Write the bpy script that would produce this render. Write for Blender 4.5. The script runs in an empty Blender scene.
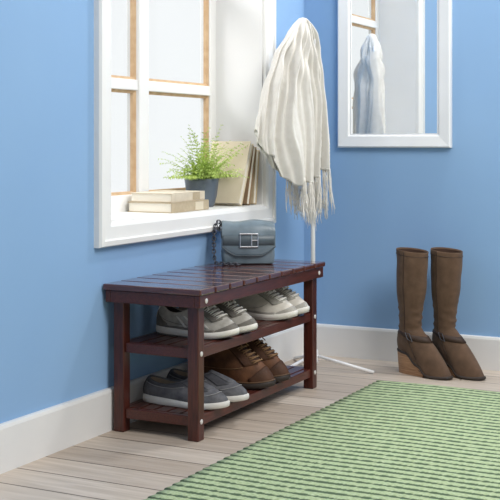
import bpy, bmesh, math, random
from mathutils import Vector, Matrix
random.seed(7)
SC = bpy.context.scene
COL = SC.collection
PI = math.pi
SC.view_settings.view_transform = 'Standard'
SC.view_settings.look = 'None'

# ------------------------------------------------------------------ helpers
def lin(c):
    c = c/255.0
    return c/12.92 if c <= 0.04045 else ((c+0.055)/1.055)**2.4
def rgb(r, g, b): return (lin(r), lin(g), lin(b), 1)

def mat(name, c, rough=0.6, c2=None, scale=20, stretch=(1, 1, 1), bump=0.0, bscale=200, metal=0.0, spec=0.5, sheen=0.0, coat=0.0):
    m = bpy.data.materials.new(name); m.use_nodes = True
    nt = m.node_tree; b = nt.nodes['Principled BSDF']
    b.inputs['Roughness'].default_value = rough
    b.inputs['Metallic'].default_value = metal
    b.inputs['Specular IOR Level'].default_value = spec
    if sheen: b.inputs['Sheen Weight'].default_value = sheen
    if coat:
        b.inputs['Coat Weight'].default_value = coat; b.inputs['Coat Roughness'].default_value = 0.12
    tc = nt.nodes.new('ShaderNodeTexCoord'); mp = nt.nodes.new('ShaderNodeMapping')
    mp.inputs['Scale'].default_value = stretch
    nt.links.new(tc.outputs['Object'], mp.inputs['Vector'])
    n = nt.nodes.new('ShaderNodeTexNoise'); n.inputs['Scale'].default_value = scale; n.inputs['Detail'].default_value = 4
    nt.links.new(mp.outputs['Vector'], n.inputs['Vector'])
    r = nt.nodes.new('ShaderNodeValToRGB')
    if c2 is None: c2 = tuple(x*0.93 for x in c[:3])+(1,)
    r.color_ramp.elements[0].position = 0.3; r.color_ramp.elements[0].color = c2
    r.color_ramp.elements[1].position = 0.7; r.color_ramp.elements[1].color = c
    nt.links.new(n.outputs['Fac'], r.inputs['Fac']); nt.links.new(r.outputs['Color'], b.inputs['Base Color'])
    if bump:
        n2 = nt.nodes.new('ShaderNodeTexNoise'); n2.inputs['Scale'].default_value = bscale; n2.inputs['Detail'].default_value = 3
        nt.links.new(mp.outputs['Vector'], n2.inputs['Vector'])
        bp = nt.nodes.new('ShaderNodeBump'); bp.inputs['Strength'].default_value = bump; bp.inputs['Distance'].default_value = 0.002
        nt.links.new(n2.outputs['Fac'], bp.inputs['Height']); nt.links.new(bp.outputs['Normal'], b.inputs['Normal'])
    return m

def obj(name, bm, m, parent=None, smooth=False, bevel=0.0, solid=0.0, subd=0):
    bmesh.ops.recalc_face_normals(bm, faces=bm.faces[:])
    me = bpy.data.meshes.new(name); bm.to_mesh(me); bm.free()
    me.materials.append(m)
    if smooth:
        for p in me.polygons: p.use_smooth = True
    o = bpy.data.objects.new(name, me); COL.objects.link(o)
    if parent: o.parent = parent
    if solid:
        s = o.modifiers.new('s', 'SOLIDIFY'); s.thickness = solid; s.offset = 0
    if bevel:
        b = o.modifiers.new('b', 'BEVEL'); b.width = bevel; b.segments = 2; b.limit_method = 'ANGLE'; b.angle_limit = 0.6
    if subd:
        s = o.modifiers.new('sd', 'SUBSURF'); s.levels = subd; s.render_levels = subd
    return o

def tag(o, label, cat, group=None):
    o['label'] = label; o['category'] = cat
    if group: o['group'] = group
    return o
def empty(name, loc=(0, 0, 0), rz=0, label=None, cat=None, group=None):
    o = bpy.data.objects.new(name, None); COL.objects.link(o); o.empty_display_size = 0.05
    o.location = loc; o.rotation_euler = (0, 0, rz)
    if label: tag(o, label, cat, group)
    return o
def struct(o): o['kind'] = 'structure'; return o

def box(bm, x0, x1, y0, y1, z0, z1):
    v = [bm.verts.new((x, y, z)) for z in (z0, z1) for y in (y0, y1) for x in (x0, x1)]
    for f in ((0, 2, 3, 1), (4, 5, 7, 6), (0, 1, 5, 4), (2, 6, 7, 3), (0, 4, 6, 2), (1, 3, 7, 5)):
        bm.faces.new([v[i] for i in f])
def bx(*a):
    bm = bmesh.new(); box(bm, *a); return bm
def loft(bm, rings, closed=True, cap0=False, cap1=False):
    R = [[bm.verts.new(p) for p in r] for r in rings]
    n = len(R[0])
    for a, b in zip(R, R[1:]):
        for i in range(n if closed else n-1):
            j = (i+1) % n
            bm.faces.new((a[i], a[j], b[j], b[i]))
    if cap0: bm.faces.new(R[0][::-1])
    if cap1: bm.faces.new(R[-1])
    return R
def lathe(bm, prof, n=32, c=(0, 0, 0), cap0=True, cap1=False):
    loft(bm, [[(c[0]+r*math.cos(2*PI*i/n), c[1]+r*math.sin(2*PI*i/n), c[2]+z) for i in range(n)] for r, z in prof], True, cap0, cap1)
def tube(bm, pts, r, n=8, closed=False):
    pts = [Vector(p) for p in pts]; k = len(pts); rings = []
    t0 = (pts[1]-pts[0]).normalized()
    up = Vector((0, 0, 1)) if abs(t0.z) < 0.9 else Vector((1, 0, 0))
    nrm = t0.cross(up).normalized()
    for i, p in enumerate(pts):
        if closed: t = (pts[(i+1) % k]-pts[i-1]).normalized()
        else: t = (pts[min(i+1, k-1)]-pts[max(i-1, 0)]).normalized()
        nrm = (nrm-t*nrm.dot(t)).normalized(); bn = t.cross(nrm)
        rr = r[i] if isinstance(r, (list, tuple)) else r
        rings.append([p+(nrm*math.cos(2*PI*j/n)+bn*math.sin(2*PI*j/n))*rr for j in range(n)])
    if closed: rings.append(rings[0])
    loft(bm, rings, True, not closed, not closed)
def interp(t, ks):
    if t <= ks[0][0]: return ks[0][1]
    for (a, x), (b, y) in zip(ks, ks[1:]):
        if t <= b:
            w = (t-a)/(b-a); w = w*w*(3-2*w)
            return x+(y-x)*w
    return ks[-1][1]
def linterp(t, ks):
    if t <= ks[0][0]: return ks[0][1]
    for (a, x), (b, y) in zip(ks, ks[1:]):
        if t <= b: return x+(y-x)*(t-a)/(b-a)
    return ks[-1][1]

# ------------------------------------------------------------------ materials
M_blue = mat('blue_wall_paint', rgb(136, 171, 209), 0.75, rgb(133, 168, 207), 3, bump=0.06, bscale=300, spec=0.25)
M_white = mat('white_paint', rgb(234, 234, 232), 0.45, rgb(228, 228, 227), 6)
M_base = mat('white_baseboard_paint', rgb(222, 222, 221), 0.45, rgb(216, 216, 216), 6)
M_mframe = mat('off_white_paint', rgb(224, 226, 228), 0.45, rgb(218, 220, 223), 6)
M_reveal = mat('white_plaster', rgb(230, 230, 230), 0.7, rgb(224, 225, 226), 5, bump=0.05)
M_bead = mat('tan_wood_bead', rgb(204, 174, 138), 0.5, rgb(184, 150, 112), 30)
M_wood = mat('mahogany_wood', rgb(90, 43, 33), 0.28, rgb(58, 27, 22), 14, (14, 1.2, 14), bump=0.05, bscale=60)
M_wood_cross = mat('mahogany_wood_cross', rgb(94, 45, 35), 0.2, rgb(64, 30, 24), 14, (1.2, 14, 14), bump=0.02, bscale=60, coat=.9)
M_wood_up = mat('mahogany_wood_upright', rgb(84, 40, 31), 0.3, rgb(56, 26, 21), 14, (14, 14, 1.2), bump=0.05, bscale=60)
M_steel = mat('brushed_steel', rgb(200, 202, 206), 0.35, metal=0.9)
M_cap = mat('silver_screw_cap', rgb(226, 222, 218), 0.3, metal=0.3)
M_darkmetal = mat('dark_chain_metal', rgb(84, 86, 94), 0.4, metal=0.7)
M_standwhite = mat('white_enamel', rgb(232, 233, 235), 0.35)

# floor
def floor_mat():
    m = bpy.data.materials.new('pale_plank_floor'); m.use_nodes = True
    nt = m.node_tree; b = nt.nodes['Principled BSDF']; b.inputs['Roughness'].default_value = 0.5
    tc = nt.nodes.new('ShaderNodeTexCoord')
    br = nt.nodes.new('ShaderNodeTexBrick')
    br.inputs['Scale'].default_value = 1; br.inputs['Brick Width'].default_value = 1.15; br.inputs['Row Height'].default_value = 0.125
    br.inputs['Mortar Size'].default_value = 0.0030; br.inputs['Mortar Smooth'].default_value = 0.2
    br.offset = 0.37; br.offset_frequency = 2
    br.inputs['Color1'].default_value = rgb(206, 193, 179); br.inputs['Color2'].default_value = rgb(183, 168, 153)
    br.inputs['Mortar'].default_value = rgb(108, 96, 85)
    nt.links.new(tc.outputs['Object'], br.inputs['Vector'])
    mp = nt.nodes.new('ShaderNodeMapping'); mp.inputs['Scale'].default_value = (2.0, 26, 1)
    nt.links.new(tc.outputs['Object'], mp.inputs['Vector'])
    n = nt.nodes.new('ShaderNodeTexNoise'); n.inputs['Scale'].default_value = 2.2; n.inputs['Detail'].default_value = 6; n.inputs['Distortion'].default_value = 0.4
    nt.links.new(mp.outputs['Vector'], n.inputs['Vector'])
    r = nt.nodes.new('ShaderNodeValToRGB')
    r.color_ramp.elements[0].position = 0.3; r.color_ramp.elements[0].color = (0.78, 0.76, 0.735, 1)
    r.color_ramp.elements[1].position = 0.65; r.color_ramp.elements[1].color = (1, 1, 1, 1)
    nt.links.new(n.outputs['Fac'], r.inputs['Fac'])
    mx = nt.nodes.new('ShaderNodeMixRGB'); mx.blend_type = 'MULTIPLY'; mx.inputs['Fac'].default_value = 1
    nt.links.new(br.outputs['Color'], mx.inputs['Color1']); nt.links.new(r.outputs['Color'], mx.inputs['Color2'])
    nt.links.new(mx.outputs['Color'], b.inputs['Base Color'])
    bp = nt.nodes.new('ShaderNodeBump'); bp.inputs['Strength'].default_value = 0.2; bp.inputs['Distance'].default_value = 0.002
    nt.links.new(r.outputs['Color'], bp.inputs['Height']); nt.links.new(bp.outputs['Normal'], b.inputs['Normal'])
    return m
M_floor = floor_mat()

RP = 0.038
def rug_mat():
    m = bpy.data.materials.new('woven_green_rug'); m.use_nodes = True
    nt = m.node_tree; b = nt.nodes['Principled BSDF']; b.inputs['Roughness'].default_value = 0.95
    b.inputs['Specular IOR Level'].default_value = 0.1
    tc = nt.nodes.new('ShaderNodeTexCoord'); sp = nt.nodes.new('ShaderNodeSeparateXYZ')
    nt.links.new(tc.outputs['Object'], sp.inputs['Vector'])
    def math_(op, a, bb=None, c=None):
        n = nt.nodes.new('ShaderNodeMath'); n.operation = op
        for i, v in enumerate((a, bb, c)):
            if v is None: continue
            if isinstance(v, (int, float)): n.inputs[i].default_value = v
            else: nt.links.new(v, n.inputs[i])
        return n.outputs[0]
    row = math_('DIVIDE', sp.outputs['Y'], RP)
    fr = math_('FRACT', row); fl = math_('FLOOR', row)
    cx = nt.nodes.new('ShaderNodeCombineXYZ')
    nt.links.new(math_('MULTIPLY', sp.outputs['X'], 74), cx.inputs['X']); nt.links.new(math_('MULTIPLY', fl, 7.31), cx.inputs['Y'])
    n = nt.nodes.new('ShaderNodeTexNoise'); n.inputs['Scale'].default_value = 1.0; n.inputs['Detail'].default_value = 3
    nt.links.new(cx.outputs['Vector'], n.inputs['Vector'])
    dist = math_('ABSOLUTE', math_('SUBTRACT', fr, 0.5))
    wid = math_('MULTIPLY_ADD', n.outputs['Fac'], 0.62, -0.13)
    mr = nt.nodes.new('ShaderNodeMapRange'); mr.interpolation_type = 'SMOOTHSTEP'
    nt.links.new(math_('SUBTRACT', math_('MINIMUM', wid, 0.24), dist), mr.inputs['Value'])
    mr.inputs['From Min'].default_value = -0.10; mr.inputs['From Max'].default_value = 0.10
    n2 = nt.nodes.new('ShaderNodeTexNoise'); n2.inputs['Scale'].default_value = 1; n2.inputs['Detail'].default_value = 3
    mp = nt.nodes.new('ShaderNodeMapping'); mp.inputs['Scale'].default_value = (100, 210, 1)
    nt.links.new(tc.outputs['Object'], mp.inputs['Vector']); nt.links.new(mp.outputs['Vector'], n2.inputs['Vector'])
    r = nt.nodes.new('ShaderNodeValToRGB')
    r.color_ramp.elements[0].position = 0.3; r.color_ramp.elements[0].color = rgb(150, 168, 124)
    r.color_ramp.elements[1].position = 0.7; r.color_ramp.elements[1].color = rgb(190, 202, 165)
    nt.links.new(n2.outputs['Fac'], r.inputs['Fac'])
    mx = nt.nodes.new('ShaderNodeMixRGB'); mx.inputs['Color2'].default_value = rgb(82, 99, 77)
    nt.links.new(mr.outputs['Result'], mx.inputs['Fac']); nt.links.new(r.outputs['Color'], mx.inputs['Color1'])
    nt.links.new(mx.outputs['Color'], b.inputs['Base Color'])
    bp = nt.nodes.new('ShaderNodeBump'); bp.inputs['Strength'].default_value = 0.55; bp.inputs['Distance'].default_value = 0.003
    nt.links.new(n2.outputs['Fac'], bp.inputs['Height']); nt.links.new(bp.outputs['Normal'], b.inputs['Normal'])
    return m
M_rug = rug_mat()

# ------------------------------------------------------------------ room
WY0, WY1, WZ0, WZ1 = -1.425, -0.382, 0.616, 1.86      # clear window opening in the left wall
H = 2.45
struct(obj('floor', bx(-0.3, 3.2, -4.9, 0.2, -0.05, 0), M_floor))
bm = bmesh.new()
box(bm, -0.25, 0, -4.9, WY0, 0, H); box(bm, -0.25, 0, WY1, 0.2, 0, H)
box(bm, -0.25, 0, WY0, WY1, 0, WZ0); box(bm, -0.25, 0, WY0, WY1, WZ1, H)
struct(obj('wall_left', bm, M_blue))
struct(obj('wall_back', bx(0, 3.2, 0, 0.2, 0, H), M_blue))
def baseboard(name, along_y):
    prof = [(0, 0), (0.018, 0), (0.018, 0.114), (0.015, 0.122), (0.010, 0.124), (0, 0.124)]
    bm = bmesh.new()
    if along_y: rings = [[(d, y, z) for d, z in prof] for y in (-4.9, 0)]
    else: rings = [[(x, -d, z) for d, z in prof] for x in (0.018, 3.2)]
    loft(bm, rings, True, True, True)
    struct(obj(name, bm, M_base))
baseboard('baseboard_left', True); baseboard('baseboard_back', False)

def ringframe(bm, loops, f):
    rings = [[f(u, v, d) for u, v in ((u0, v0), (u1, v0), (u1, v1), (u0, v1))] for u0, u1, v0, v1, d in loops]
    loft(bm, rings)
def grow(e, d): return (WY0-e, WY1+e, WZ0-e, WZ1+e, d)
fx = lambda u, v, d: (d, u, v)

# window: jamb frame with mullion and transoms set deep in the wall
bm = bmesh.new()
XF, XB = -0.198, -0.245
fw = 0.046
box(bm, XB, XF, WY0, WY0+fw, WZ0, WZ1); box(bm, XB, XF, WY1-fw, WY1, WZ0, WZ1)
box(bm, XB, XF, WY0+fw, WY1-fw, WZ0, WZ0+0.062); box(bm, XB, XF, WY0+fw, WY1-fw, WZ1-fw, WZ1)
yc = (WY0+WY1)/2-.008
mulls = (yc-0.031, yc+0.031)
box(bm, XB, XF+0.006, mulls[0], mulls[1], WZ0+0.062, WZ1-fw)
trs = [(1.033, 1.069), (1.447, 1.483)]
for a, b in trs:
    box(bm, XB, XF, WY0+fw, mulls[0], a, b); box(bm, XB, XF, mulls[1], WY1-fw, a, b)
win = struct(obj('window_1', bm, M_white, bevel=0.003))
bm = bmesh.new()
ringframe(bm, [grow(0, 0), grow(0, 0.014), grow(0.012, 0.020), grow(0.048, 0.020), grow(0.052, 0.028), grow(0.066, 0.026), grow(0.070, 0.018), grow(0.070, 0)], fx)
obj('casing', bm, M_white, win)
bm = bmesh.new()
box(bm, XF, 0, WY1-0.004, WY1, WZ0+0.006, WZ1); box(bm, XF, 0, WY0, WY0+0.004, WZ0+0.006, WZ1); box(bm, XF, 0, WY0+0.004, WY1-0.004, WZ1-0.004, WZ1)
obj('reveal_lining', bm, M_reveal, win)
obj('window_sill', bx(XF, 0.006, WY0, WY1, WZ0-0.001, WZ0+0.006), M_white, win)
SILL = WZ0+0.006
zs = [WZ0+0.062, 1.033, 1.069, 1.447, 1.483, WZ1-fw]
M_glass = bpy.data.materials.new('window_glass'); M_glass.use_nodes = True
nt = M_glass.node_tree; nt.nodes.remove(nt.nodes['Principled BSDF'])
tr = nt.nodes.new('ShaderNodeBsdfTransparent'); gl = nt.nodes.new('ShaderNodeBsdfGlossy'); gl.inputs['Roughness'].default_value = 0.02
mixs = nt.nodes.new('ShaderNodeMixShader'); mixs.inputs['Fac'].default_value = 0.02
tr.inputs['Color'].default_value = (0.985, 0.99, 0.995, 1)
nt.links.new(tr.outputs[0], mixs.inputs[1]); nt.links.new(gl.outputs[0], mixs.inputs[2])
nt.links.new(mixs.outputs[0], nt.nodes['Material Output'].inputs['Surface'])
for (y0, y1) in ((WY0+fw, mulls[0]), (mulls[1], WY1-fw)):
    for k in range(3):
        z0, z1 = zs[2*k], zs[2*k+1]
        obj('glass_pane', bx(-0.228, -0.224, y0, y1, z0, z1), M_glass, win)
        bm = bmesh.new()
        e = 0.010
        ringframe(bm, [(y0, y1, z0, z1, -0.224), (y0, y1, z0, z1, -0.206), (y0+e, y1-e, z0+e, z1-e, -0.213), (y0+e, y1-e, z0+e, z1-e, -0.224)], fx)
        obj('glazing_bead', bm, M_bead, win)

# mirror on the back wall
mir = empty('wall_mirror', (0.389, 0, 0.835), 0, 'rectangular wall mirror in a wide white wooden frame on the blue wall', 'mirror')
fy = lambda u, v, d: (u, -d, v)
bm = bmesh.new()
def mg(e, d): return (-0.232+e, 0.232-e, 0+e, 0.86-e, d)
ringframe(bm, [mg(0, 0.001), mg(0, 0.024), mg(0.005, 0.029), mg(0.044, 0.024), mg(0.050, 0.017), mg(0.055, 0.017), mg(0.055, 0.002)], fy)
obj('mirror_frame', bm, M_mframe, mir)
M_mirror = mat('silvered_glass', (0.93, 0.94, 0.94, 1), 0.0, (0.93, 0.94, 0.94, 1), metal=1.0)
obj('mirror_glass', bx(-0.180, 0.180, -0.013, -0.003, 0.052, 0.808), M_mirror, mir)

# rug
bm = bmesh.new()
RX0, RX1, RY0, RY1 = 0.475, 1.75, -2.9, -0.415
nx, ny = 40, 480
def rz(x, y): return 0.008+0.0010*math.sin(x*17+y*3)+0.0005*math.cos((y/RP-.5)*2*PI+PI)
g = [[bm.verts.new((RX0+(RX1-RX0)*i/nx+0.003*math.sin(j*.85)*(i in (0, nx)), RY0+(RY1-RY0)*j/ny, rz(i/nx, RY0+(RY1-RY0)*j/ny))) for i in range(nx+1)] for j in range(ny+1)]
for j in range(ny):
    for i in range(nx): bm.faces.new((g[j][i], g[j][i+1], g[j+1][i+1], g[j+1][i]))
ed = [e for e in bm.edges if e.is_boundary]
ex = bmesh.ops.extrude_edge_only(bm, edges=ed)
for v in ex['geom']:
    if isinstance(v, bmesh.types.BMVert): v.co.z = 0.0005
tag(obj('striped_rug', bm, M_rug, smooth=True), 'green woven rug with dark dashed stripes on the plank floor', 'rug')

# ------------------------------------------------------------------ bench
BX0, BX1, BY0, BY1 = 0.005, 0.337, -1.458, -0.565
bench = empty('shoe_bench', ((BX0+BX1)/2, (BY0+BY1)/2, 0), 0, 'dark mahogany slatted wooden bench with two open shoe shelves under the window', 'bench')
hx, hy = (BX1-BX0)/2, (BY1-BY0)/2
bm = bmesh.new(); ns = 10; sw = 2*hy/ns
for i in range(ns): box(bm, -hx, hx, -hy+i*sw+0.0040*(i > 0), -hy+(i+1)*sw-0.0040*(i < ns-1), 0.420, 0.438)
obj('seat', bm, M_wood_cross, bench, bevel=0.004)
bm = bmesh.new()
a = 0.006
box(bm, hx-a-0.018, hx-a, -hy+a, hy-a, 0.384, 0.4195); box(bm, -hx+a, -hx+a+0.018, -hy+a, hy-a, 0.384, 0.4195)
box(bm, -hx+a+0.018, hx-a-0.018, -hy+a, -hy+a+0.018, 0.384, 0.4195); box(bm, -hx+a+0.018, hx-a-0.018, hy-a-0.018, hy-a, 0.384, 0.4195)
obj('apron', bm, M_wood, bench, bevel=0.002)
LW = 0.036
lx, ly = hx-0.026-LW/2+0.004, hy-0.025-LW/2
for sx in (-1, 1):
    for sy in (-1, 1):
        obj('leg', bx(sx*lx-LW/2, sx*lx+LW/2, sy*ly-LW/2, sy*ly+LW/2, 0, 0.4195), M_wood_up, bench, bevel=0.003)
S1, S2 = 0.070, 0.264
for zt in (S1, S2):
    bm = bmesh.new()
    for sx in (-1, 1): box(bm, sx*lx-0.010, sx*lx+0.010, -ly+LW/2, ly-LW/2, zt-0.030, zt-0.001)
    for sy in (-1, 1): box(bm, -lx+LW/2, lx-LW/2, sy*ly-0.009, sy*ly+0.009, zt-0.030, zt-0.001)
    n = 5; w = (2*lx-0.020)/n
    for i in range(n):
        x0 = -lx+0.010+i*w
        box(bm, x0+0.003, x0+w-0.003, -ly+0.009, ly-0.009, zt-0.014, zt)
    obj('shelf', bm, M_wood, bench, bevel=0.002)
for sy in (-1, 1):
    for x, z in ((lx+LW/2, S1-0.015), (lx+LW/2, S2-0.015), (hx-a, 0.402)):
        bm = bmesh.new()
        lathe(bm, [(0.0075, 0), (0.0075, 0.0015), (0.004, 0.003), (0.0002, 0.003)], 14)
        bmesh.ops.transform(bm, matrix=Matrix.Translation((x, sy*ly, z)) @ Matrix.Rotation(PI/2, 4, 'Y'), verts=bm.verts)
        obj('screw_cap', bm, M_cap, bench)

# ------------------------------------------------------------------ shoes
class Shoe:
    def __init__(s, L=0.275, W=0.098, sole=0.026, spring=0.012, xc=0.085, cl=0.068, cw=0.034, zh=0.088, zf=0.092, dip=0.016, side=1, p=2.0, toe=2.6, zbf=None, n=56, bulge=.004):
        s.L, s.W, s.sole, s.spring, s.xc, s.cl, s.cw = L, W, sole, spring, xc, cl, cw
        s.zh, s.zf, s.dip, s.side, s.p, s.toe, s.zbf, s.n, s.bulge = zh, zf, dip, side, p, toe, zbf, n, bulge
    def t(s, a): return 0.5-0.5*math.cos(a)
    def base(s, a, e=0.0):
        t = s.t(a)
        q = max(0.0, 1-abs(2*t-1)**s.toe)**(1/2.2)
        w = s.W/2*q*interp(t, [(0, .80), (.3, .80), (.45, .84), (.68, 1), (1, .96)])
        sg = 1 if math.sin(a) >= 0 else -1
        x = -e*math.cos(a)+s.L*t
        return Vector((x, sg*(w+e*abs(math.sin(a)))+s.yc(t), 0))
    def yc(s, t): return s.side*s.W*0.09*(t*t-0.25*t)
    def spr(s, t): return s.spring*max(0, (t-.68)/.32)**2
    def zb(s, t):
        if s.zbf: return interp(t, s.zbf)
        return s.sole*linterp(t, [(0, 1.1), (.3, 1.05), (.65, .85), (1, .8)])+s.spr(t)
    def collar(s, a):
        t = s.t(a)
        return Vector((s.xc-s.cl*math.cos(a), s.cw*math.sin(a)*(1 if t < .6 else 1-.35*(t-.6)/.4), s.zh*(1-t)+s.zf*t-s.dip*4*t*(1-t)))
    def P(s, a, v):
        B = s.base(a); C = s.collar(a); t = s.t(a)
        q = abs(v)**s.p
        z0 = s.zb(t)-0.003
        b = s.bulge*math.sin(min(v, 1)*PI)
        r = B*(1-q)+C*q
        r.z = z0+(C.z-z0)*v
        out = Vector((-math.cos(a), math.sin(a), 0))
        return r+out*b
    def N(s, a, v):
        e = 1e-3
        n = (s.P(a+e, v)-s.P(a-e, v)).cross(s.P(a, v+e)-s.P(a, v-e))
        if n.length < 1e-12: return Vector((0, 0, 1))
        n.normalize()
        if n.dot(s.P(a, v)-Vector((s.L*.45, 0, 0.02))) < 0: n = -n
        return n
    def angs(s): return [2*PI*i/s.n for i in range(s.n)]
    def upper(s):
        bm = bmesh.new(); A = s.angs()
        rings = [[s.P(a, v/14) for a in A] for v in range(15)]
        def rim(k, dz):
            out = []
            for a in A:
                c = s.collar(a); ctr = Vector((s.xc, 0, c.z))
                out.append(c+(ctr-c).normalized()*k+Vector((0, 0, dz)))
            return out
        rings += [rim(0.002, 0.003), rim(0.006, 0.0025), rim(0.0075, -0.002)]
        loft(bm, rings); return bm
    def lining(s):
        bm = bmesh.new(); A = s.angs(); rings = []
        for k, f in ((0.0065, 0), (0.007, 0.3), (0.007, 0.7), (0.012, 1.0)):
            r = []
            for a in A:
                c = s.collar(a); ctr = Vector((s.xc, 0, c.z)); p = c+(ctr-c).normalized()*k
                zi = s.zb(s.t(a))+0.006
                p.z = c.z+(zi-c.z)*f
                r.append(p)
            rings.append(r)
        loft(bm, rings, True, False, True); return bm
    def solemesh(s, z0=0.0, z1=1.0, e=0.004):
        bm = bmesh.new(); A = s.angs()
        def ring(ee, f): return [s.base(a, ee)+Vector((0, 0, s.spr(s.t(a))+(s.zb(s.t(a))-s.spr(s.t(a)))*f)) for a in A]
        d = z1-z0
        loft(bm, [ring(e-.003, z0), ring(e, z0+.12*d), ring(e+.001, z0+.5*d), ring(e, z0+.9*d), ring(e-.003, z1), ring(e-.01, z1)], True, True, True)
        return bm
    def patch(s, a0, a1, v0, v1, off=0.0018, na=18, nv=10):
        bm = bmesh.new(); G = []
        f = lambda q, x: q(x) if callable(q) else q
        for j in range(-1, nv+2):
            row = []
            for i in range(-1, na+2):
                ii = min(max(i, 0), na)/na; jj = min(max(j, 0), nv)/nv
                a = a0+(a1-a0)*ii
                lo, hi = f(v0, ii), f(v1, ii)
                v = lo+(hi-lo)*jj
                edge = i in (-1, na+1) or j in (-1, nv+1)
                row.append(bm.verts.new(s.P(a, v)+s.N(a, v)*(-0.001 if edge else off)))
            G.append(row)
        for j in range(len(G)-1):
            for i in range(len(G[0])-1): bm.faces.new((G[j][i], G[j][i+1], G[j+1][i+1], G[j+1][i]))
        return bm
    def seam(s, a0, a1, vf, r=.0011, off=.0022, n=30):
        bm = bmesh.new()
        tube(bm, [s.P(a0+(a1-a0)*i/n, vf(i/n))+s.N(a0+(a1-a0)*i/n, vf(i/n))*off for i in range(n+1)], r, 5)
        return bm
    def laces(s, vs, w=0.36, r=0.0024, off=0.0055, cross=0.0):
        bm = bmesh.new()
        for k, v in enumerate(vs):
            for sg in ((1, -1) if cross else (1,)):
                pts = []
                for i in range(9):
                    f = i/8; a = PI+(-w+2*w*f)*sg; vv = v+cross*f
                    pts.append(s.P(a, vv)+s.N(a, vv)*(off if 0 < i < 8 else 0.001))
                tube(bm, pts, r, 6)
        return bm
    def bow(s, v):
        bm = bmesh.new(); c = s.P(PI, v)+s.N(PI, v)*0.008
        for sg in (-1, 1):
            pts = [c+Vector((0.012*math.sin(t), sg*(0.013-0.013*math.cos(t)), 0.005*math.sin(t/2)-0.011*(1-math.cos(t))/2)) for t in [2*PI*i/14 for i in range(15)]]
            tube(bm, pts, 0.0019, 6)
            tube(bm, [c, c+Vector((0.010, sg*0.012, -0.002)), c+Vector((0.022, sg*0.024, -0.018))], 0.0019, 6)
        return bm

def fab(n, c, c2=None, rough=.85, bump=.35, bs=500, sc=60): return mat(n, c, rough, c2, sc, bump=bump, bscale=bs, spec=.25)
M_greymesh = fab('grey_mesh', rgb(178, 174, 167), rgb(150, 146, 139))
M_greysuede = fab('taupe_overlay', rgb(122, 117, 111), rgb(104, 100, 95), bs=300)
M_silver = mat('pale_overlay', rgb(212, 208, 202), .55)
M_rubberwhite = mat('white_rubber', rgb(228, 224, 217), .6, rgb(218, 213, 205), 40)
M_rubbergrey = mat('grey_rubber', rgb(120, 117, 114), .7)
M_solegrey = mat('pale_rubber', rgb(212, 209, 204), .65, rgb(200, 197, 192), 40)
M_lining = fab('dark_lining', rgb(74, 71, 70))
M_laceg = fab('pale_grey_lace', rgb(220, 216, 209))
M_cream = fab('cream_leather', rgb(220, 214, 204), rgb(204, 198, 188), .55, .15)
M_creamo = fab('pale_grey_suede', rgb(176, 172, 165), rgb(158, 154, 147))
M_lacew = fab('white_lace', rgb(236, 232, 226))
M_tanlin = fab('tan_lining', rgb(150, 136, 120))
M_navy = fab('slate_canvas', rgb(106, 106, 110), rgb(82, 82, 87), .9, .5, 600)
M_navy2 = fab('slate_trim', rgb(82, 82, 87), rgb(68, 68, 73))
M_stitch = fab('pale_stitching', rgb(150, 149, 150))
M_brown = fab('brown_suede_leather', rgb(112, 75, 51), rgb(76, 50, 35), .6, .45, 220, 30)
M_brown2 = fab('dark_brown_suede', rgb(82, 54, 38), rgb(62, 41, 30), .65, .45, 220, 30)
M_solebrown = mat('dark_brown_rubber', rgb(44, 35, 30), .6)
M_welt = mat('brown_welt', rgb(96, 71, 50), .6)
M_brownlin = fab('brown_lining', rgb(64, 46, 37))
M_tongue = fab('grey_tongue', rgb(130, 125, 119))
M_lacetan = fab('brown_lace', rgb(134, 104, 76))

def add(s, root, name, bm, m, label=None, smooth=True):
    o = obj(name, bm, m, root, smooth=smooth)
    if label: o['label'] = label
    return o
def place(root, toe_x, y, z, L, dev=0.0):      # heels to the wall, toes to the room
    root.location = (toe_x-L, y, z); root.rotation_euler = (0, 0, dev)

def runner(side, cols, label, group, stripes=True):
    up, ov, pale, sole, out, lin_, lace, tong = cols
    s = Shoe(side=side, sole=0.025, spring=0.014, zh=0.094, zf=0.104, dip=0.030, p=1.45, W=.092)
    r = empty('running_shoe', label=label, cat='shoe', group=group)
    add(s, r, 'upper', s.upper(), up); add(s, r, 'lining', s.lining(), lin_)
    add(s, r, 'midsole', s.solemesh(0.16, 1.0, .004), sole); add(s, r, 'outsole', s.solemesh(0.0, 0.2, .003), out)
    add(s, r, 'toe_cap', s.patch(PI-1.0, PI+1.0, 0.0, lambda i: 0.22-0.14*abs(2*i-1)**2), ov)
    add(s, r, 'heel_counter', s.patch(-.95, .95, 0.0, lambda i: 0.80-0.52*abs(2*i-1)**1.5), ov)
    add(s, r, 'heel_tab', s.patch(-.25, .25, 0.40, 1.0, .003, 8), pale)
    add(s, r, 'tongue', s.patch(PI-.34, PI+.34, .46, 1.14, .0022, 10), tong)
    for sg in (-1, 1):
        add(s, r, 'eyestay', s.patch(PI+sg*.34, PI+sg*.78, .42, 1.0, .0030, 8), ov)
        add(s, r, 'mudguard', s.patch(PI+sg*.9, PI+sg*2.3, 0.0, lambda i: .14+.08*math.sin(PI*i)**2, .0022, 20, 4), ov)
        add(s, r, 'stitching', s.seam(PI+sg*.85, PI+sg*2.5, lambda f: .55-.18*math.sin(PI*f), .0010, .0014), ov)
        if stripes:
            for k in range(3):
                a = PI+sg*(1.00+.30*k)
                add(s, r, 'side_stripe', s.patch(a, a+sg*.07, 0.22, .84, .0026, 4), pale)
    add(s, r, 'laces', s.laces([.48, .57, .66, .75, .84, .92], .56, .0020, .0058, .05), lace)
    add(s, r, 'lace_bow', s.bow(.92), lace)
    return r
gcols = (M_greymesh, M_greysuede, M_silver, M_rubberwhite, M_rubbergrey, M_lining, M_laceg, M_tongue)
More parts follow.
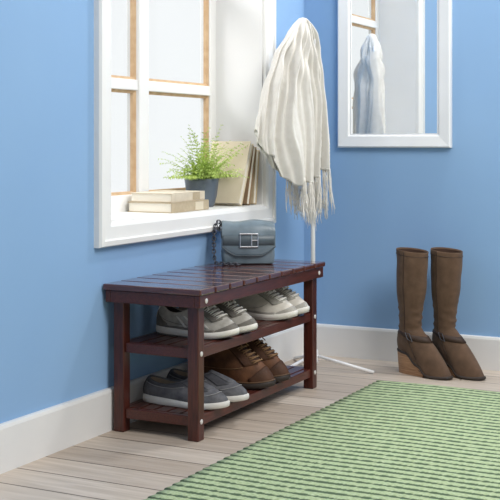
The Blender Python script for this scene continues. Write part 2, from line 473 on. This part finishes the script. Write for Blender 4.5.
wcols = (M_cream, M_creamo, M_lacew, M_rubberwhite, M_creamo, M_tanlin, M_lacew, M_creamo)
place(runner(1, gcols, 'grey-beige mesh running shoe on the middle shelf, nearest the left end of the bench', 'grey running shoes'), 0.332, -1.230, S2+.0005, .275, -0.01)
place(runner(-1, gcols, 'second grey-beige mesh running shoe on the middle shelf, beside the off-white pair', 'grey running shoes'), 0.340, -1.114, S2+.0005, .275, 0.0)
place(runner(1, wcols, 'off-white sneaker on the middle shelf, the one beside the grey running shoes', 'off-white sneakers', False), 0.334, -0.812, S2+.0005, .275, -0.01)
place(runner(-1, wcols, 'off-white sneaker on the middle shelf, the one beside the far bench leg', 'off-white sneakers', False), 0.330, -0.698, S2+.0005, .275, 0.0)

def deck(side, label):
    s = Shoe(L=.282, W=.097, side=side, sole=.022, spring=.007, xc=.092, cl=.076, cw=.036, zh=.074, zf=.080, dip=.016, toe=2.5, p=1.7)
    r = empty('slip_on_shoe', label=label, cat='shoe', group='slate grey slip-on shoes')
    add(s, r, 'upper', s.upper(), M_navy); add(s, r, 'lining', s.lining(), M_tanlin)
    add(s, r, 'sole', s.solemesh(0.0, 1.0, .004), M_solegrey)
    add(s, r, 'tongue', s.patch(PI-.42, PI+.42, .60, 1.06, .002, 10), M_navy)
    for sg in (-1, 1):
        add(s, r, 'elastic_gore', s.patch(PI+sg*.46, PI+sg*.90, .56, 1.0, .0020, 8), M_navy2)
        add(s, r, 'collar_trim', s.patch(sg*.5, sg*(PI-.95), .86, 1.0, .002, 20, 4), M_navy2)
        add(s, r, 'stitching', s.seam(sg*.5, sg*(PI-1.0), lambda f: .82), M_stitch)
    add(s, r, 'heel_counter', s.patch(-.40, .40, .05, lambda i: 1.0-.35*abs(2*i-1)**2, .0022), M_navy2)
    add(s, r, 'stitching', s.seam(PI-.95, PI+.95, lambda f: .44-.06*abs(2*f-1)), M_stitch)
    return r
place(deck(1, 'slate grey slip-on shoe on the bottom shelf, nearest the left end of the bench'), 0.338, -1.304, S1+.0005, .282, -.01)
place(deck(-1, 'slate grey slip-on shoe on the bottom shelf, next to the brown shoes'), 0.346, -1.184, S1+.0005, .282, 0.0)

def brogue(side, label):
    s = Shoe(L=.278, W=.094, side=side, sole=.027, spring=.010, xc=.076, cl=.058, cw=.037, zh=.140, zf=.150, dip=.018, toe=2.5, p=1.4)
    r = empty('ankle_shoe', label=label, cat='shoe', group='brown leather lace-up shoes')
    add(s, r, 'upper', s.upper(), M_brown); add(s, r, 'lining', s.lining(), M_brownlin)
    add(s, r, 'sole', s.solemesh(0.0, .86, .005), M_solebrown); add(s, r, 'welt', s.solemesh(.84, 1.0, .005), M_welt)
    add(s, r, 'toe_cap', s.patch(PI-1.0, PI+1.0, 0.0, lambda i: .34-.24*abs(2*i-1)**2), M_brown2)
    add(s, r, 'heel_counter', s.patch(-.65, .65, 0.0, lambda i: .50-.24*abs(2*i-1)**2), M_brown2)
    add(s, r, 'heel_tab', s.patch(-.12, .12, .45, 1.02, .003, 6), M_brown2)
    add(s, r, 'tongue', s.patch(PI-.32, PI+.32, .48, 1.03, .0022, 10), M_brownlin)
    for sg in (-1, 1):
        add(s, r, 'eyestay', s.patch(PI+sg*.30, PI+sg*.90, .42, 1.0, .0026, 8), M_brown2)
        add(s, r, 'collar_trim', s.patch(sg*.2, sg*(PI-.90), .86, 1.0, .0035, 18, 3), M_brown2)
        add(s, r, 'stitching', s.seam(sg*.66, sg*(PI-.95), lambda f: .30+.10*f), M_lacetan)
    add(s, r, 'laces', s.laces([.45, .53, .61, .69, .77, .85, .92], .56, .0021, .0058, .04), M_lacetan)
    add(s, r, 'lace_bow', s.bow(.90), M_lacetan)
    return r
place(brogue(1, 'brown leather lace-up shoe on the bottom shelf, next to the slate grey pair'), 0.336, -0.990, S1+.0005, .278, -.01)
place(brogue(-1, 'brown leather lace-up shoe on the bottom shelf, farthest from the slate grey pair'), 0.338, -0.872, S1+.0005, .278, 0.0)

# tall wedge boots
M_boot = mat('brown_suede', rgb(102, 80, 64), .85, rgb(80, 62, 49), 22, bump=.4, bscale=300, spec=.2, sheen=.1)
M_boot2 = mat('brown_suede_trim', rgb(62, 46, 37), .6, rgb(52, 38, 31), 30, bump=.3, bscale=350, spec=.35)
M_wedge = mat('stacked_wood_wedge', rgb(176, 138, 104), .55, rgb(128, 94, 67), 10, (2, 2, 40))
M_bootsole = mat('boot_sole_rubber', rgb(48, 38, 32), .7)
def tall_boot(side, label, loc, rz_):
    zb = [(0, .088), (.22, .082), (.45, .043), (.64, .013), (.72, .010), (.88, .011), (1, .013)]
    s = Shoe(L=.234, W=.080, side=side, sole=.02, spring=0.003, xc=.052, cl=.046, cw=.035, zh=.160, zf=.172, dip=0, toe=2.9, p=1.10, zbf=zb, n=72, bulge=.0065)
    r = empty('tall_boot', loc, rz_, label, 'boot', 'tall brown wedge boots')
    bm = bmesh.new(); A = s.angs()
    def crease(z, a):   # slanting folds round the ankle, fading up the shaft
        e = math.exp(-((z-.20)/.06)**2)*(.62+.38*math.cos(2*a))
        tilt = .016*math.cos(a-PI)+.014*math.sin(a*side+1)
        q = (z+tilt)/.034+.12*math.sin(2*a+side)
        sharp = 1-2*abs(math.sin(PI*q))**.8
        return e*(.0026*sharp+.0012*math.sin((z-tilt*1.6)*2*PI/.023+1.7*math.sin(a)))+.0008*math.sin(z*2*PI/.09+2*math.sin(a+1))*max(0, min(1, (z-.25)*10))
    zt = 0.455
    def shaft(a, f):
        rx = interp(f, [(0, .046), (.12, .046), (.62, .059), (1, .061)])
        ry = interp(f, [(0, .035), (.12, .037), (.62, .052), (1, .055)])
        z0 = s.collar(a).z
        z = z0+(zt-z0)*f+.006*math.cos(a)*f*f
        w = crease(z, a)+.0012*math.sin(2*a+9*f+side)*f
        return Vector((s.xc-(rx+w)*math.cos(a)+.010*f, (ry+w)*math.sin(a), z))
    rings = []
    for v in range(19):
        row = []
        for a in A:
            p = s.P(a, v/18); o = Vector((-math.cos(a), math.sin(a), 0))
            row.append(p+o*crease(p.z, a)*(v/18))
        rings.append(row)
    for k in range(1, 49): rings.append([shaft(a, k/48) for a in A])
    top = rings[-1]
    cx = sum(p[0] for p in top)/len(top)
    def inset(k, dz): return [(cx+(p[0]-cx)*k, p[1]*k, p[2]+dz) for p in top]
    rings += [inset(.985, .0015), inset(.965, .001), inset(.95, -.01)]
    loft(bm, rings)
    obj('boot_upper', bm, M_boot, r, smooth=True)
    bm = bmesh.new()
    loft(bm, [inset(.952, -.004), inset(.88, -.03), inset(.80, -.06)], True, False, True)
    obj('lining', bm, M_brownlin, r, smooth=True)
    bm = bmesh.new()
    def sr(e, dz): return [s.base(a, e)+Vector((0, 0, max(s.zb(s.t(a))+dz, 0.0 if dz < -.003 else .004))) for a in A]
    loft(bm, [sr(.002, -.0095), sr(.0045, -.007), sr(.0045, -.001), sr(-.002, .001)], True, True, True)
    obj('sole', bm, M_bootsole, r, smooth=True)
    W = [2*PI*i/80 for i in range(80) if s.t(2*PI*i/80) < .60]
    W.sort(key=lambda a: a if a < PI else a-2*PI)
    top_ = [s.base(a, .003)+Vector((0, 0, max(s.zb(s.t(a))-.008, .001))) for a in W]
    bot = [s.base(a, .000) for a in W]
    bot = [Vector((p.x*.97+.004, p.y*.97, 0)) for p in bot]
    bm = bmesh.new(); loft(bm, [bot, top_], True, True, True)
    obj('wedge_heel', bm, M_wedge, r)
    for a0 in (-PI*.5, PI*.5, 0):     # vertical seams down the shaft
        bm = bmesh.new()
        pts = [shaft(a0, 1-k/24)+Vector((-math.cos(a0), math.sin(a0), 0))*.0006 for k in range(25)]
        pts += [s.P(a0, v/10)+Vector((-math.cos(a0), math.sin(a0), 0))*.0010 for v in (8, 6, 4, 2)]
        tube(bm, pts, .0013, 6); obj('seam', bm, M_boot2, r, smooth=True)
    bm = bmesh.new()
    tube(bm, [Vector(p) for p in inset(1.004, -.016)], .0012, 6, True); obj('top_seam', bm, M_boot2, r, smooth=True)
    # thin slanting ankle strap with a small buckle on the outer side
    bm = bmesh.new(); rr_ = []
    def sp(a, dv, off):
        v = .84-.08*math.cos(a-PI)
        p = s.P(a, v+dv); o = Vector((-math.cos(a), math.sin(a), 0))
        return p+o*(off+crease(p.z, a)*v)
    for dv, off in ((-.065, -.001), (-.06, .0028), (.06, .0028), (.065, -.001)): rr_.append([sp(a, dv, off) for a in A])
    loft(bm, rr_); obj('ankle_strap', bm, M_boot2, r, smooth=True)
    bm = bmesh.new()
    a0 = -PI*.55
    tube(bm, [sp(a0-.13, -.085, .005), sp(a0+.13, -.085, .005), sp(a0+.13, .085, .005), sp(a0-.13, .085, .005)], .0015, 6, True)
    obj('buckle', bm, M_darkmetal, r)
    return r
tall_boot(-1, 'tall brown suede wedge boot standing under the mirror, the one nearer the bench', (0.474, -0.190, 0.0005), math.radians(-17))
tall_boot(1, 'tall brown suede wedge boot standing under the mirror, the one farther from the bench', (0.590, -0.122, 0.0005), math.radians(-26))

# ------------------------------------------------------------------ coat stand
PX, PY = 0.185, -0.33
st = empty('coat_stand', (PX, PY, 0), 0, 'slim white metal coat stand in the corner under an off-white throw', 'coat stand')
bm = bmesh.new(); tube(bm, [(0, 0, .03), (0, 0, .6), (0, 0, 1.26)], .0085, 14)
obj('pole', bm, M_standwhite, st, smooth=True)
bm = bmesh.new(); lathe(bm, [(.0002, .030), (.018, .030), (.020, .036), (.020, .075), (.016, .082), (.009, .086)], 20)
obj('collar', bm, M_standwhite, st, smooth=True)
for k in range(3):
    a = math.radians(12+120*k)
    bm = bmesh.new()
    d = Vector((math.cos(a), math.sin(a), 0))
    tube(bm, [d*.012+Vector((0, 0, .058)), d*.12+Vector((0, 0, .0325)), d*.230+Vector((0, 0, .0065))], .0058, 10)
    obj('leg', bm, M_standwhite, st, smooth=True)
LAT = Vector((.5, .866, 0)); DEP = Vector((.866, -.5, 0))
for d in (-LAT, LAT*.3, DEP*.3, -DEP*.3):
    bm = bmesh.new()
    tube(bm, [Vector((0, 0, 1.20)), d*.022+Vector((0, 0, 1.208)), d*.040+Vector((0, 0, 1.235)), d*.045+Vector((0, 0, 1.262))], .005, 8)
    obj('hook', bm, M_standwhite, st, smooth=True)

# throw
ZT = 1.308
Lk = [(0, -.066), (.015, -.084), (.04, -.103), (.12, -.154), (.24, -.204), (.36, -.240), (.44, -.254), (.52, -.246), (.6, -.226), (.75, -.195)]
Rk = [(0, -.026), (.015, -.009), (.04, .004), (.10, .025), (.30, .049), (.45, .056), (.58, .050), (.75, .046)]
def hem(c): return linterp(c, [(-1, .885), (-.75, .805), (-.4, .735), (-.05, .695), (.15, .710), (1, .745)])+.010*math.sin(9*c+1)+.006*math.sin(17*c)
NA, NV = 400, 80
M_throw = mat('off_white_wool', rgb(224, 222, 217), .95, rgb(216, 213, 207), 40, bump=.6, bscale=420, spec=.05, sheen=.1)
M_fringe = mat('off_white_yarn', rgb(238, 235, 229), .95, rgb(232, 228, 221), 14, spec=.1)
def throw_pt(phi, v):
    c = math.cos(phi); s_ = math.sin(phi); back = s_ < 0
    sb = max(0, min(1, .5-s_*2))
    zh = hem(c)+.03*sb
    dz = v*(ZT-zh)
    l, r = linterp(dz, Lk), linterp(dz, Rk)
    mid, hw = (l+r)/2, (r-l)/2
    u = c*.5+.5
    lat = mid+hw*c
    b = interp(dz, [(0, .015), (.06, .029), (.3, .042), (.7, .046)])
    amp = interp(dz, [(0, .004), (.05, .013), (.18, .025), (.6, .030)])
    uu = u+.06*math.sin(6*dz+3*u)+.05*math.sin(2*PI*u+.6)+.025*math.sin(11*dz+9*u)     # uneven, wandering folds
    sh = .45 if back else 0
    f0 = math.cos(2*PI*(1.8*uu+.15)); f2 = math.cos(2*PI*(9.6*uu-.7*dz+.2)); f3 = math.cos(2*PI*(18*uu+.5*dz))
    f1 = 1-2*abs(math.sin(PI*(5.2*uu+sh)))**.8          # rounded crests, sharp valleys
    m2 = max(0.15, .5+.6*math.sin(5*dz+5*u))
    fold = amp*(.38*f0+.68*f1+.44*f2*m2+.15*f3)
    fold += .009*math.sin(2*PI*(dz*7-u*2.2))*math.exp(-((dz-.13)/.11)**2)
    dep = b*math.copysign(abs(s_)**.8, s_)+fold*min(1, abs(s_)*2.0)
    p = Vector((PX, PY, 0))+LAT*lat+DEP*dep
    p.z = ZT-dz
    p.x = max(p.x, .036)
    return p
root_t = empty('throw_blanket', (PX, PY, ZT), 0, 'off-white fringed wool throw draped from the white coat stand', 'throw')
bm = bmesh.new()
rings = []
off = Vector((PX, PY, ZT))
top = [throw_pt(2*PI*i/NA, 0)-off for i in range(NA)]
ctr = sum(top, Vector())/NA
rings.append([ctr+(p-ctr)*.15+Vector((0, 0, .010)) for p in top]); rings.append([ctr+(p-ctr)*.65+Vector((0, 0, .007)) for p in top])
for j in range(NV+1): rings.append([throw_pt(2*PI*i/NA, j/NV)-off for i in range(NA)])
loft(bm, rings, True, True, False)
obj('cloth', bm, M_throw, root_t, smooth=True, solid=.003)
bm = bmesh.new()
for i in range(220):
    c = random.uniform(.05, .995); back = random.random() < .4
    phi = math.acos(c)*(-1 if back else 1)
    p = throw_pt(phi % (2*PI), 1)-off
    ln = random.uniform(.125, .188)*(1 if c > .2 else .9)
    ph = random.random()*6
    gx, gy = random.gauss(0, .010), random.gauss(0, .010)
    pts = []
    for k in range(9):
        f = k/8
        q = p+Vector((.006*math.sin(ph+5*f)*f+gx*f+.003*f, .006*math.cos(ph*1.7+4*f)*f+gy*f, .008-ln*f))
        q.x = max(q.x, .03-PX)
        pts.append(q)
    tube(bm, pts, [.0015, .0012, .0015, .0011, .0014, .0011, .0013, .0011, .0006], 5)
obj('fringe', bm, M_fringe, root_t, smooth=True)

# ------------------------------------------------------------------ handbag
M_bag = mat('blue_grey_leather', rgb(114, 130, 141), .3, rgb(95, 110, 120), 22, bump=.25, bscale=140)
M_bagd = mat('blue_grey_leather_edge', rgb(84, 97, 106), .36, rgb(74, 86, 94), 30, bump=.15, bscale=260)
bag = empty('handbag', (.125, -.750, .4385), math.radians(31), 'small blue-grey leather handbag with silver buckle and chain on the bench', 'handbag')
def rrect(w, d, r, z, n=6, cy=0):
    out = []
    for cx_, cy_, a0 in ((w-r, d-r, 0), (-w+r, d-r, 90), (-w+r, -d+r, 180), (w-r, -d+r, 270)):
        for i in range(n+1):
            a = math.radians(a0+90*i/n); out.append((cx_+r*math.cos(a), cy+cy_+r*math.sin(a), z))
    return out
bm = bmesh.new()
loft(bm, [rrect(.083, .032, .010, 0), rrect(.088, .039, .012, .004), rrect(.091, .043, .014, .03), rrect(.089, .040, .012, .08), rrect(.085, .031, .009, .126), rrect(.078, .022, .008, .135)], True, True, True)
obj('bag_body', bm, M_bag, bag, smooth=True, bevel=.002)
bm = bmesh.new()
prof = [(.036, .085), (.036, .118), (.031, .140), (.017, .150), (-.010, .152), (-.032, .148), (-.045, .130), (-.0500, .104), (-.0520, .080), (-.0520, .056), (-.0495, .032)]
rows = []
for i in range(41):
    x = -.092+.184*i/40; f = abs(2*i/40-1)
    dz = .036*max(0, (f-.40)/.60)**1.7       # curved lower edge
    crush = .0034*math.sin(46*x+.6)-.005*(1-f*f)
    rows.append([(x*(1-.02*(3 <= k <= 5)), y-(.0028*math.cos(34*x) if k >= 7 else 0), z+(dz*(k-8)/2 if k >= 9 else 0)-.006*f**3+(crush if 2 <= k <= 5 else 0)) for k, (y, z) in enumerate(prof)])
loft(bm, rows, False)
obj('flap', bm, M_bag, bag, smooth=True, solid=.004, subd=1)
bm = bmesh.new()
tube(bm, [(r[-1][0], r[-1][1]-.002, r[-1][2]) for r in rows], .0022, 6)
obj('flap_piping', bm, M_bagd, bag, smooth=True)
bm = bmesh.new()      # wide strap across the flap
loft(bm, [[(r[8][0]*1.012, r[8][1]-.0045+o, z) for o, z in ((.003, .068), (0, .069), (0, .099), (.003, .100))] for r in rows[1:-1]], False)
obj('cross_strap', bm, M_bagd, bag, smooth=True, solid=.002)
bm = bmesh.new()
z0, z1, x0 = .062, .106, .030
tube(bm, [(-x0, -.0605, z0), (x0, -.0605, z0), (x0, -.0605, z1), (-x0, -.0605, z1)], .0034, 8, True)
tube(bm, [(x0*.3, -.0615, z0), (x0*.3, -.0615, z1)], .0025, 6)
tube(bm, [(x0*.3, -.0625, .084), (x0, -.0630, .084)], .0022, 6)
obj('buckle', bm, M_steel, bag)
for sx in (-1, 1):
    bm = bmesh.new()
    tube(bm, [(sx*.090, .009*math.cos(t), .120+.009*math.sin(t)) for t in [2*PI*i/16 for i in range(16)]], .0022, 6, True)
    obj('ring', bm, M_steel, bag)
cp = [Vector(p) for p in ((-.091, 0, .116), (-.096, -.004, .140), (-.106, -.010, .142), (-.115, -.018, .115), (-.118, -.028, .07), (-.117, -.042, .026), (-.110, -.054, .006), (-.092, -.062, .005), (-.072, -.066, .005), (-.055, -.072, .005), (-.035, -.070, .005))]
def cr(P, n):
    out = []
    for i in range(len(P)-1):
        p0, p1, p2, p3 = P[max(i-1, 0)], P[i], P[i+1], P[min(i+2, len(P)-1)]
        for k in range(n):
            t = k/n
            out.append(.5*((2*p1)+(p2-p0)*t+(2*p0-5*p1+4*p2-p3)*t*t+(3*p1-p0-3*p2+p3)*t**3))
    return out+[P[-1]]
path = cr(cp, 40)
acc = 0; links = []
for a_, b_ in zip(path, path[1:]):
    acc += (b_-a_).length
    if acc > .0105: links.append((a_, (b_-a_).normalized())); acc = 0
bm = bmesh.new()
for k, (p, t) in enumerate(links):
    up = Vector((0, 1, .3)) if k % 2 else Vector((.3, 0, 1))
    if abs(t.dot(up.normalized())) > .9: up = Vector((1, 0, 0))
    n_ = (up-t*up.dot(t)).normalized()
    tube(bm, [p+t*.0085*math.cos(q)+n_*.0058*math.sin(q) for q in [2*PI*i/12 for i in range(12)]], .0021, 6, True)
for v in bm.verts: v.co.z = max(v.co.z, .0006)
obj('chain_strap', bm, M_darkmetal, bag, smooth=True)

# ------------------------------------------------------------------ books on the sill
M_pages = mat('book_pages', rgb(246, 242, 231), .85, rgb(230, 222, 205), 30, (60, 1, 60))
def book(name, w, h, t, m, label, group, loc, rot, band=None, sp=1):
    r = empty(name, loc, 0, label, 'book', group); r.rotation_euler = rot
    bm = bmesh.new(); c = .0028
    box(bm, -w/2, w/2, 0, h, 0, c); box(bm, -w/2, w/2, 0, h, t-c, t)
    a_, b_ = sorted((sp*w/2, sp*(w/2-c))); box(bm, a_, b_, 0, h, c, t-c)
    obj('cover', bm, m, r, bevel=.0012)
    a_, b_ = sorted((-sp*(w/2-.004), sp*(w/2-c)))
    obj('pages', bx(a_, b_, .004, h-.004, c, t-c), M_pages, r)
    if band:
        obj('spine_label', bx(w/2, w/2+.0006, h*.62, h*.84, .003, t-.003), band, r)
    return r
M_bk1 = mat('oatmeal_book_cloth', rgb(216, 205, 185), .8, rgb(206, 194, 173), 60, bump=.2, bscale=500)
M_bk2 = mat('tan_book_cloth', rgb(188, 172, 145), .8, rgb(176, 160, 133), 60, bump=.2, bscale=500)
M_bk3 = mat('cream_book_cloth', rgb(218, 206, 182), .8, rgb(211, 198, 173), 20)
M_bk4 = mat('brown_book_cloth', rgb(150, 124, 96), .8, rgb(138, 112, 84), 60, bump=.2, bscale=500)
M_bk5 = mat('sand_book_cloth', rgb(200, 181, 150), .8, rgb(190, 171, 139), 60, bump=.2, bscale=500)
gb = 'books on the window sill'
book('book', .172, .252, .034, M_bk2, 'tan clothbound book lying flat on the sill, the lower of two', gb, (-.097, -1.032, SILL+.0003), (0, 0, 0), M_bk3)
book('book', .160, .238, .030, M_bk1, 'oatmeal clothbound book lying flat on top of another book on the sill', gb, (-.098, -1.022, SILL+.0348), (0, 0, math.radians(2)), M_bk2)
specs = [(.160, .205, .028, 8, M_bk5, 'sand coloured upright book leaning on the window reveal, farthest from the plant'),
         (.158, .222, .026, 15, M_bk4, 'brown upright book leaning on the sill, the middle of three'),
         (.162, .246, .028, 23, M_bk3, 'cream upright book leaning on the sill, closest to the potted plant')]
corner = None
for w, h, t, deg, m, lab in specs:
    th = math.radians(deg)
    yk = (WY1-.0055-h*math.sin(th)) if corner is None else corner[0]-corner[1]*math.tan(th)-.0015
    book('book', w, h, t, m, lab, gb, (-.008-w/2, yk, SILL+.0004), (PI/2-th, 0, 0), None, -1)
    corner = (yk-t*math.cos(th)+h*math.sin(th), t*math.sin(th)+h*math.cos(th))

# ------------------------------------------------------------------ potted plant
pot = empty('potted_plant', (-.122, -.633, SILL+.0003), 0, 'bushy yellow-green plant in a round slate grey pot on the window sill', 'plant')
M_pot = mat('slate_glaze', rgb(98, 109, 122), .4, rgb(84, 94, 106), 12)
M_soil = mat('soil', rgb(70, 54, 42), .95, rgb(48, 36, 28), 90, bump=.6)
M_leaf = mat('fresh_yellow_green_leaf', rgb(192, 210, 112), .6, rgb(140, 172, 76), 30)
bm = bmesh.new()
lathe(bm, [(.0002, 0), (.040, 0), (.045, .003), (.055, .040), (.061, .085), (.063, .100), (.060, .103), (.056, .100), (.054, .085), (.052, .080)], 36)
obj('pot', bm, M_pot, pot, smooth=True)
bm = bmesh.new(); lathe(bm, [(.054, .084), (.03, .089), (.0003, .091)], 24, cap0=False)
obj('soil', bm, M_soil, pot, smooth=True)
stem = bmesh.new(); lf = bmesh.new()
def lim(q):
    q.x = max(q.x, -.068)
    if q.x < .118: q.y = min(q.y, .062+.36*max(0, q.z))
    return q
for i in range(150):
    az = random.uniform(-PI*.72, PI*.72); ln = random.uniform(.08, .220); lean = random.uniform(.15, 1.35)
    p = Vector((random.gauss(0, .020), random.gauss(0, .020), .086))
    d0 = Vector((math.cos(az)*math.sin(lean)*.9, math.sin(az)*math.sin(lean)*1.45, math.cos(lean)*.85+.34)).normalized()
    pts = []; d = d0.copy(); n = 15
    side_ = random.uniform(-.06, .06)
    for k in range(n):
        pts.append(p.copy()); p = p+d*(ln/(n-1))
        d = (d+Vector((side_*d.y, -side_*d.x, -.034-.040*math.sin(lean)))).normalized()
    for q in pts:
        lim(q); q.x += .002*random.random()
        if q.z < .11 and math.hypot(q.x, q.y) > .05: q.z = .11
    tube(stem, pts, [.0008*(1-k/n*.7) for k in range(n)], 4)
    for k in range(4, n):
        t = (pts[k]-pts[k-1])
        if t.length < 1e-5: continue
        t.normalize()
        sd = t.cross(Vector((0, 0, 1)))
        if sd.length < .05: sd = Vector((1, 0, 0))
        sd.normalize(); up = sd.cross(t)
        sz = .0140*(1-.3*(k/n)**2)*random.uniform(.6, 1.25)
        for sg in (-1, 1):
            dr = (sd*sg*.9+t*.6+up*random.uniform(-.8, .8)).normalized()
            wv = dr.cross(up).normalized()*sz*.20
            b0 = pts[k]; m1 = b0+dr*sz*.45+up*.0015; e = b0+dr*sz-up*.003
            V = [lf.verts.new(lim(Vector(v))) for v in (b0, m1+wv, e, m1-wv)]
            lf.faces.new(V)
obj('stems', stem, M_leaf, pot); obj('leaves', lf, M_leaf, pot)

# ------------------------------------------------------------------ light: bright daylight outside the window (-X), dimmer room on the open side
w = bpy.data.worlds.new('World'); SC.world = w; w.use_nodes = True
bg = w.node_tree.nodes['Background']
tcw = w.node_tree.nodes.new('ShaderNodeTexCoord'); sxw = w.node_tree.nodes.new('ShaderNodeSeparateXYZ')
w.node_tree.links.new(tcw.outputs['Generated'], sxw.inputs['Vector'])
cr_ = w.node_tree.nodes.new('ShaderNodeValToRGB')
cr_.color_ramp.elements[0].position = 0.36; cr_.color_ramp.elements[0].color = (0.96, 0.985, 0.99, 1)
cr_.color_ramp.elements[1].position = 0.55; cr_.color_ramp.elements[1].color = (0.46, 0.455, 0.445, 1)
mr_ = w.node_tree.nodes.new('ShaderNodeMapRange'); mr_.inputs['From Min'].default_value = -1; mr_.inputs['From Max'].default_value = 1
w.node_tree.links.new(sxw.outputs['X'], mr_.inputs['Value']); w.node_tree.links.new(mr_.outputs['Result'], cr_.inputs['Fac'])
w.node_tree.links.new(cr_.outputs['Color'], bg.inputs['Color'])
bg.inputs['Strength'].default_value = 1.0
def area(name, loc, target, size, power, col=(1, 1, 1)):
    l = bpy.data.lights.new(name, 'AREA'); l.energy = power; l.size = size; l.color = col
    o = bpy.data.objects.new(name, l); COL.objects.link(o); o.location = loc
    o.rotation_euler = (Vector(target)-Vector(loc)).to_track_quat('-Z', 'Y').to_euler()
area('key_softbox', (2.6, -2.1, 2.6), (.3, -.6, .5), 1.3, 78, (1, .985, .96))
area('window_daylight', (-1.4, -1.35, 2.7), (.15, -.5, .7), 1.0, 48, (1, .99, .97))
area('corner_fill', (1.0, -.16, 2.4), (.2, -.30, 1.0), .25, 18, (1, .98, .95))

# ------------------------------------------------------------------ camera
cd = bpy.data.cameras.new('camera'); cam = bpy.data.objects.new('camera', cd); COL.objects.link(cam)
cam.location = (1.949, -4.328, 0.853); cam.rotation_euler = (PI/2, 0, math.radians(26.9))
cd.sensor_width = 36; cd.lens = 36*1166/500; cd.shift_y = -0.214; cd.clip_start = .05
SC.camera = cam
